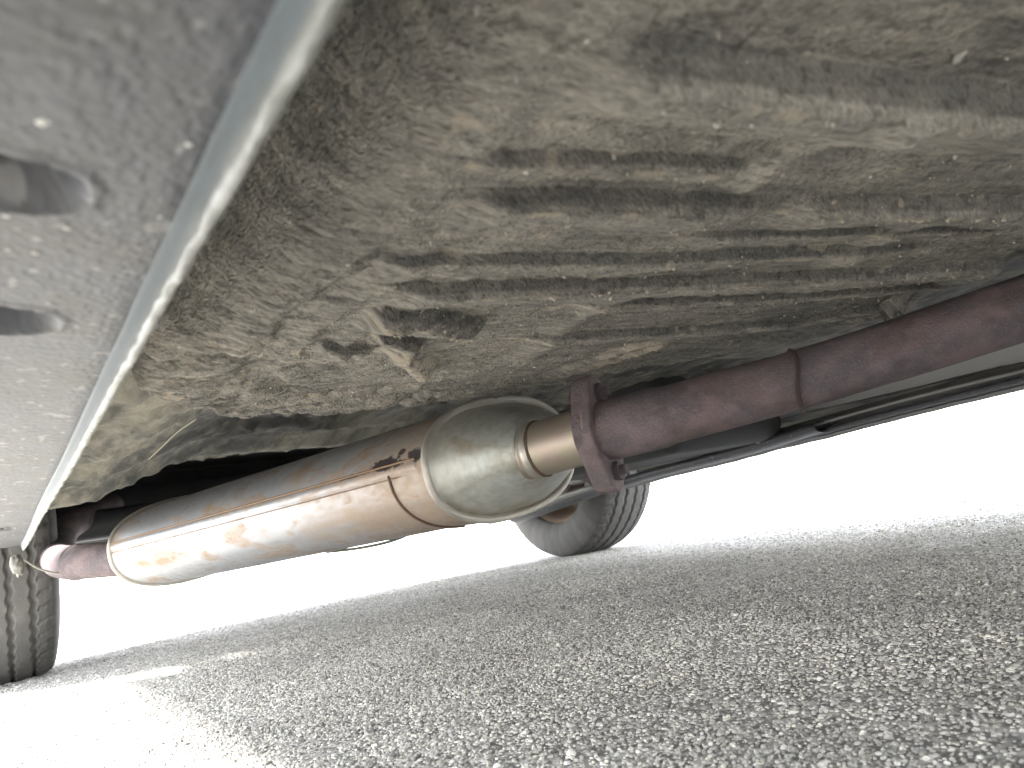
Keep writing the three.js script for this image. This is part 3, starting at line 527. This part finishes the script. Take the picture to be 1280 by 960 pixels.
// ---- rear axle, trailing arm, brake lines on the other side
const armMat = mat({ map: rockMap, roughness: 0.5, color: rgb(0.8, 0.81, 0.83) }), blackMat = mat({ color: rgb(0.03, 0.031, 0.034), roughness: 0.55 }), paleMat = mat({ color: rgb(0.24, 0.235, 0.22), roughness: 0.5 });
part('rear_axle_beam', tube([V(0.12, 0.3, AXLE), V(0.4, 0.3, AXLE), V(1.2, 0.3, AXLE), V(1.5, 0.3, AXLE)], 0.035, 40, 20), blackMat, car);
{
  const arm = group('trailing_arm', car, 'grey trailing arm reaching to the tyre across the car');
  const line = [[1030, 536], [930, 566], [820, 594], [740, 618], [650, 648]].map(([a, b]) => onSide(a, b, 1.4));
  const c = new THREE.CatmullRomCurve3(line), s = sheet(steps(0, 1, 20), steps(0, 60, 60).map(Math.round), (u, j, p) => { c.getPointAt(j / 60, p); const a = u * 2 * Math.PI, w = 0.03 + 0.014 * smooth(0.4, 1, j / 60); p.x += Math.cos(a) * w; p.y += Math.sin(a) * 0.013 * (1 + 0.5 * smooth(0.5, 1, j / 60)) + 0.006; }, (u, j) => [u * 0.4, j / 60]);
  part('arm', s, armMat, arm);
  const e0 = onSide(760, 603, 1.34), e1 = onSide(700, 622, 1.34), e2 = onSide(610, 655, 1.34);
  const bs = new THREE.CatmullRomCurve3([e0, e1, e2]);
  part('bracket', sheet(steps(0, 1, 16), steps(0, 40, 40).map(Math.round), (u, j, p) => { bs.getPointAt(j / 40, p); const a = u * 2 * Math.PI, k = Math.pow(Math.sin(Math.PI * clamp(j / 40 * 0.97 + 0.03)), 0.25); p.x += Math.cos(a) * 0.02 * k; p.y += Math.sin(a) * 0.0085 * k; }, (u, j) => [u, j / 40]), paleMat, arm);
  const b0 = new THREE.CapsuleGeometry(0.017, 0.05, 6, 16); b0.rotateX(Math.PI / 2); const bp = onSide(722, 598, 1.4); b0.translate(bp.x, bp.y, bp.z); part('bushing', b0, paleMat, arm);
}
{
  const cable = (list, x, r, m, name) => part(name, tube(list.map(([a, b]) => onSide(a, b, x)), r, 80, 10), m, car);
  // plastic cover strip that hangs below the sill, ribbed along its length
  const low = new THREE.CatmullRomCurve3([[780, 612], [860, 592], [960, 566], [1100, 531], [1280, 488], [1500, 436]].map(([a, b]) => onSide(a, b, 1.45)));
  part('cover_strip', sheet(steps(0, 1, 26), steps(0, 120, 120).map(Math.round), (u, j, p) => { low.getPointAt(j / 120, p); p.y += u * 0.05 + 0.003 * Math.sin(u * 21) + 0.006 * (fbm(j * 0.12, u * 2, 3) - 0.5) * (1 - u); p.x += 0.005 + 0.07 * u * u + 0.004 * Math.cos(u * 21); }, (u, j) => [u * 0.3, j / 60]), mat({ color: rgb(0.19, 0.188, 0.18), bumpMap: rockBump, bumpScale: 0.001, roughness: 0.5 }), sillFar);
  cable([[790, 588], [860, 573], [960, 549], [1060, 519], [1160, 492], [1280, 463]], 1.4, 0.003, paleMat, 'brake_line');
  cable([[780, 604], [880, 580], [980, 553], [1100, 520], [1280, 474]], 1.41, 0.006, armMat, 'hand_brake_cable');
  const k = group('cable_clip', car), a = onSide(944, 546, 1.36), b = onSide(912, 551, 1.36);
  const g1 = new THREE.CapsuleGeometry(0.007, 0.018, 5, 12); g1.rotateZ(0.5); g1.translate(a.x, a.y, a.z); part('tab', g1, mat({ color: rgb(0.42, 0.42, 0.4), roughness: 0.4 }), k);
  const g2 = new RoundedBoxGeometry(0.03, 0.026, 0.06, 3, 0.01); g2.translate(b.x, b.y, b.z); part('block', g2, blackMat, k);
}

// ---- body above: closes the car and casts its shadow
const paint = new THREE.MeshPhysicalMaterial({ color: rgb(0.42, 0.44, 0.46), roughness: 0.35, metalness: 0.3, clearcoat: 1, clearcoatRoughness: 0.08 });
{
  const s = new THREE.Shape(); // side view: x = along the car (to the front +), y = height
  const a0 = Math.asin(0.3 / 0.36);
  s.moveTo(-2.44, 0.63); s.lineTo(-2.38, 0.61); s.absarc(AXLE, TYRE_R, 0.36, Math.PI - a0, a0, true); s.absarc(0.75, TYRE_R, 0.36, Math.PI - a0, a0, true); s.lineTo(1.5, 0.61); s.quadraticCurveTo(1.62, 0.5, 1.52, 0.68); s.quadraticCurveTo(1.1, 0.88, 0.45, 0.96); s.lineTo(-2.32, 1.02); s.quadraticCurveTo(-2.48, 0.95, -2.48, 0.6); s.closePath();
  const g = new THREE.ExtrudeGeometry(s, { depth: 1.76, bevelEnabled: true, bevelThickness: 0.04, bevelSize: 0.03, bevelSegments: 3, curveSegments: 20 }); g.rotateY(-Math.PI / 2); g.translate(MID + 0.88, 0, 0);
  // x of the shape becomes z
  for (const [z, y] of [[-2.47, 0.56], [1.52, 0.42]]) { const b = new RoundedBoxGeometry(1.74, 0.26, 0.12, 4, 0.05); b.translate(MID, y, z); part('bumper', b, paint, car); }
  for (const z of [AXLE, 0.75]) { const h = new THREE.BoxGeometry(1.22, 0.3, 0.74); h.translate(MID, 0.6, z); part('wheel_housing', h, recessBlack, car); }
  part('body_shell', g, paint, car);
  const c = new THREE.Shape(); c.moveTo(0.5, 0.98); c.quadraticCurveTo(-0.1, 1.38, -0.35, 1.44); c.lineTo(-1.75, 1.46); c.quadraticCurveTo(-2.15, 1.4, -2.34, 1.04); c.closePath();
  const cg = new THREE.ExtrudeGeometry(c, { depth: 1.36, bevelEnabled: true, bevelThickness: 0.1, bevelSize: 0.06, bevelSegments: 4, curveSegments: 20 }); cg.rotateY(-Math.PI / 2); cg.translate(MID + 0.68, 0, 0);
  part('cabin', cg, new THREE.MeshPhysicalMaterial({ color: rgb(0.02, 0.022, 0.025), roughness: 0.06, clearcoat: 1 }), car);
  const roof = new RoundedBoxGeometry(1.3, 0.05, 1.55, 4, 0.025); roof.translate(MID, 1.52, -1.02); part('roof', roof, paint, car);
}

// ---------------------------------------------------------------- the person crouching beside the sill, out of the frame, whose body keeps the sun off the near part of the car
{
  const J = (x, y, z, r) => ({ p: V(x, y, z), r });
  const pelvis = J(-0.72, 0.31, 0.14, 0.135), belly = J(-0.66, 0.46, 0.13, 0.13), chest = J(-0.58, 0.63, 0.12, 0.145), neck = J(-0.51, 0.8, 0.115, 0.056), skull = J(-0.45, 0.93, 0.11, 0.092), jaw = J(-0.405, 0.875, 0.11, 0.062);
  const shL = J(-0.57, 0.74, -0.08, 0.066), shR = J(-0.57, 0.74, 0.32, 0.066), elL = J(-0.4, 0.52, -0.17, 0.047), elR = J(-0.42, 0.42, 0.43, 0.047), wrL = J(-0.31, 0.475, -0.06, 0.031), wrR = J(-0.33, 0.13, 0.41, 0.031), haL = J(-0.285, 0.46, -0.02, 0.032), haR = J(-0.3, 0.06, 0.4, 0.032);
  const hiL = J(-0.7, 0.3, 0.05, 0.105), hiR = J(-0.7, 0.3, 0.23, 0.105), knL = J(-0.33, 0.42, -0.06, 0.066), knR = J(-0.4, 0.08, 0.34, 0.066), anL = J(-0.46, 0.09, -0.07, 0.047), anR = J(-0.8, 0.09, 0.35, 0.047), toL = J(-0.27, 0.045, -0.09, 0.038), toR = J(-0.83, 0.04, 0.36, 0.036);
  const cloth = { jacket: [0.05, 0.07, 0.12], jeans: [0.06, 0.08, 0.13], skin: [0.5, 0.32, 0.24], shoe: [0.04, 0.04, 0.04], hair: [0.035, 0.022, 0.015] };
  const bones = [[pelvis, belly, 'jacket'], [belly, chest, 'jacket'], [chest, neck, 'jacket'], [neck, skull, 'skin'], [skull, jaw, 'skin'], [chest, shL, 'jacket'], [chest, shR, 'jacket'], [shL, elL, 'jacket'], [shR, elR, 'jacket'], [elL, wrL, 'jacket'], [elR, wrR, 'jacket'], [wrL, haL, 'skin'], [wrR, haR, 'skin'],
    [pelvis, hiL, 'jeans'], [pelvis, hiR, 'jeans'], [hiL, knL, 'jeans'], [hiR, knR, 'jeans'], [knL, anL, 'jeans'], [knR, anR, 'jeans'], [anL, toL, 'shoe'], [anR, toR, 'shoe']];
  const digits = [];
  for (const [h, dir, side] of [[haL, V(0.25, -0.5, 0.85), V(0.9, 0.1, -0.25)], [haR, V(0.85, -0.5, -0.1), V(0.1, 0, 1)]]) {
    dir.normalize(); side.addScaledVector(dir, -side.dot(dir)).normalize();
    for (let k = 0; k < 5; k++) {
      const thumb = k === 4, len = thumb ? 0.05 : [0.072, 0.08, 0.075, 0.058][k], from = h.p.clone().addScaledVector(side, thumb ? 0.03 : (k - 1.5) * -0.019).addScaledVector(dir, thumb ? -0.01 : 0.022);
      const d1 = dir.clone().addScaledVector(side, thumb ? 0.9 : 0).normalize(), mid = from.clone().addScaledVector(d1, len * 0.5), tip = mid.clone().addScaledVector(d1, len * 0.42).add(V(0, -0.012, 0));
      digits.push([{ p: from, r: 0.0098 }, { p: mid, r: 0.0088 }], [{ p: mid, r: 0.0088 }, { p: tip, r: 0.0074 }]);
    }
  }
  const ab = V(0, 0, 0), ap = V(0, 0, 0);
  const capsule = (q, [a, b]) => { ab.copy(b.p).sub(a.p); ap.copy(q).sub(a.p); const t = clamp(ap.dot(ab) / ab.lengthSq()); return ap.addScaledVector(ab, -t).length() - mix(a.r, b.r, t); };
  const field = (q) => { let d = 1e3; for (const b of bones) { const c = capsule(q, b), h = clamp(0.5 + 0.5 * (d - c) / 0.03); d = mix(d, c, h) - 0.03 * h * (1 - h); } return d; };
  const N = 96, HALF = 0.62, O = V(-0.52, 0.52, 0.13), mc = new MarchingCubes(N, mat({}), false, false, 120000), q = V(0, 0, 0);
  for (let k = 0; k < N; k++) for (let j = 0; j < N; j++) for (let i = 0; i < N; i++) { q.set((i - N / 2) / (N / 2) * HALF, (j - N / 2) / (N / 2) * HALF, (k - N / 2) / (N / 2) * HALF).add(O); mc.field[i + j * N + k * N * N] = -field(q); }
  mc.isolation = 0; mc.update();
  const pos = [], nor = [];
  for (let i = 0; i < mc.count; i++) { pos.push(mc.positionArray[3 * i] * HALF + O.x, mc.positionArray[3 * i + 1] * HALF + O.y, mc.positionArray[3 * i + 2] * HALF + O.z); nor.push(mc.normalArray[3 * i], mc.normalArray[3 * i + 1], mc.normalArray[3 * i + 2]); }
  const body = new THREE.BufferGeometry(); body.setAttribute('position', new THREE.Float32BufferAttribute(pos, 3)); body.setAttribute('normal', new THREE.Float32BufferAttribute(nor, 3));
  const fingers = digits.map(([a, b]) => { const d = b.p.clone().sub(a.p), g = new THREE.CapsuleGeometry((a.r + b.r) / 2, d.length(), 4, 10).deleteAttribute('uv').toNonIndexed(); g.applyQuaternion(new THREE.Quaternion().setFromUnitVectors(V(0, 1, 0), d.clone().normalize())); const m = a.p.clone().add(b.p).multiplyScalar(0.5); return g.translate(m.x, m.y, m.z); });
  const nose = new THREE.ConeGeometry(0.014, 0.034, 10).deleteAttribute('uv').toNonIndexed(); nose.translate(-0.352, 0.915, 0.11);
  const ears = [1, -1].map((k) => new THREE.SphereGeometry(0.022, 12, 8).deleteAttribute('uv').toNonIndexed().scale(0.7, 1.2, 0.4).translate(-0.455, 0.915, 0.11 + k * 0.09));
  const all = mergeGeometries([body, ...fingers, nose, ...ears]), n = all.attributes.position.count, col = new Float32Array(n * 3);
  for (let i = 0; i < n; i++) {
    q.fromBufferAttribute(all.attributes.position, i); let best = 1e3, kind = 'skin';
    if (i < mc.count) for (const b of bones) { const c = capsule(q, b); if (c < best) { best = c; kind = b[2]; } }
    col.set(cloth[kind], 3 * i);
  }
  all.setAttribute('color', new THREE.BufferAttribute(col, 3));
  const man = group('person', scene); Object.assign(man.userData, { label: 'unseen person in dark jacket and jeans crouching beside the sill to keep sun off it', category: 'person' });
  man.position.set(0.05, 0, -0.36);
  part('body', all, mat({ vertexColors: true, roughness: 0.85 }), man);
  const hair = new THREE.SphereGeometry(0.102, 28, 18, 0, Math.PI * 2, 0, Math.PI * 0.52), ha = hair.attributes.position;
  for (let i = 0; i < ha.count; i++) { const k = 0.95 + 0.14 * noise(ha.getX(i) * 90 + 4, ha.getZ(i) * 90); ha.setXYZ(i, ha.getX(i) * k, ha.getY(i) * k, ha.getZ(i) * k); }
  hair.computeVertexNormals(); hair.rotateZ(0.35); hair.translate(-0.46, 0.945, 0.11);
  part('hair', hair, mat({ color: rgb(...cloth.hair), roughness: 0.8, side: THREE.DoubleSide }), man);
  for (const k of [1, -1]) { const e = new THREE.SphereGeometry(0.011, 14, 10); e.translate(-0.368, 0.938, 0.11 + k * 0.032); part('eye', e, mat({ color: rgb(0.25, 0.22, 0.2), roughness: 0.2 }), man); }
  const lips = new THREE.TorusGeometry(0.016, 0.0045, 8, 16, Math.PI); lips.rotateY(Math.PI / 2); lips.translate(-0.347, 0.868, 0.11); part('mouth', lips, mat({ color: rgb(0.35, 0.16, 0.14), roughness: 0.6 }), man);
}

renderer.render(scene, camera);
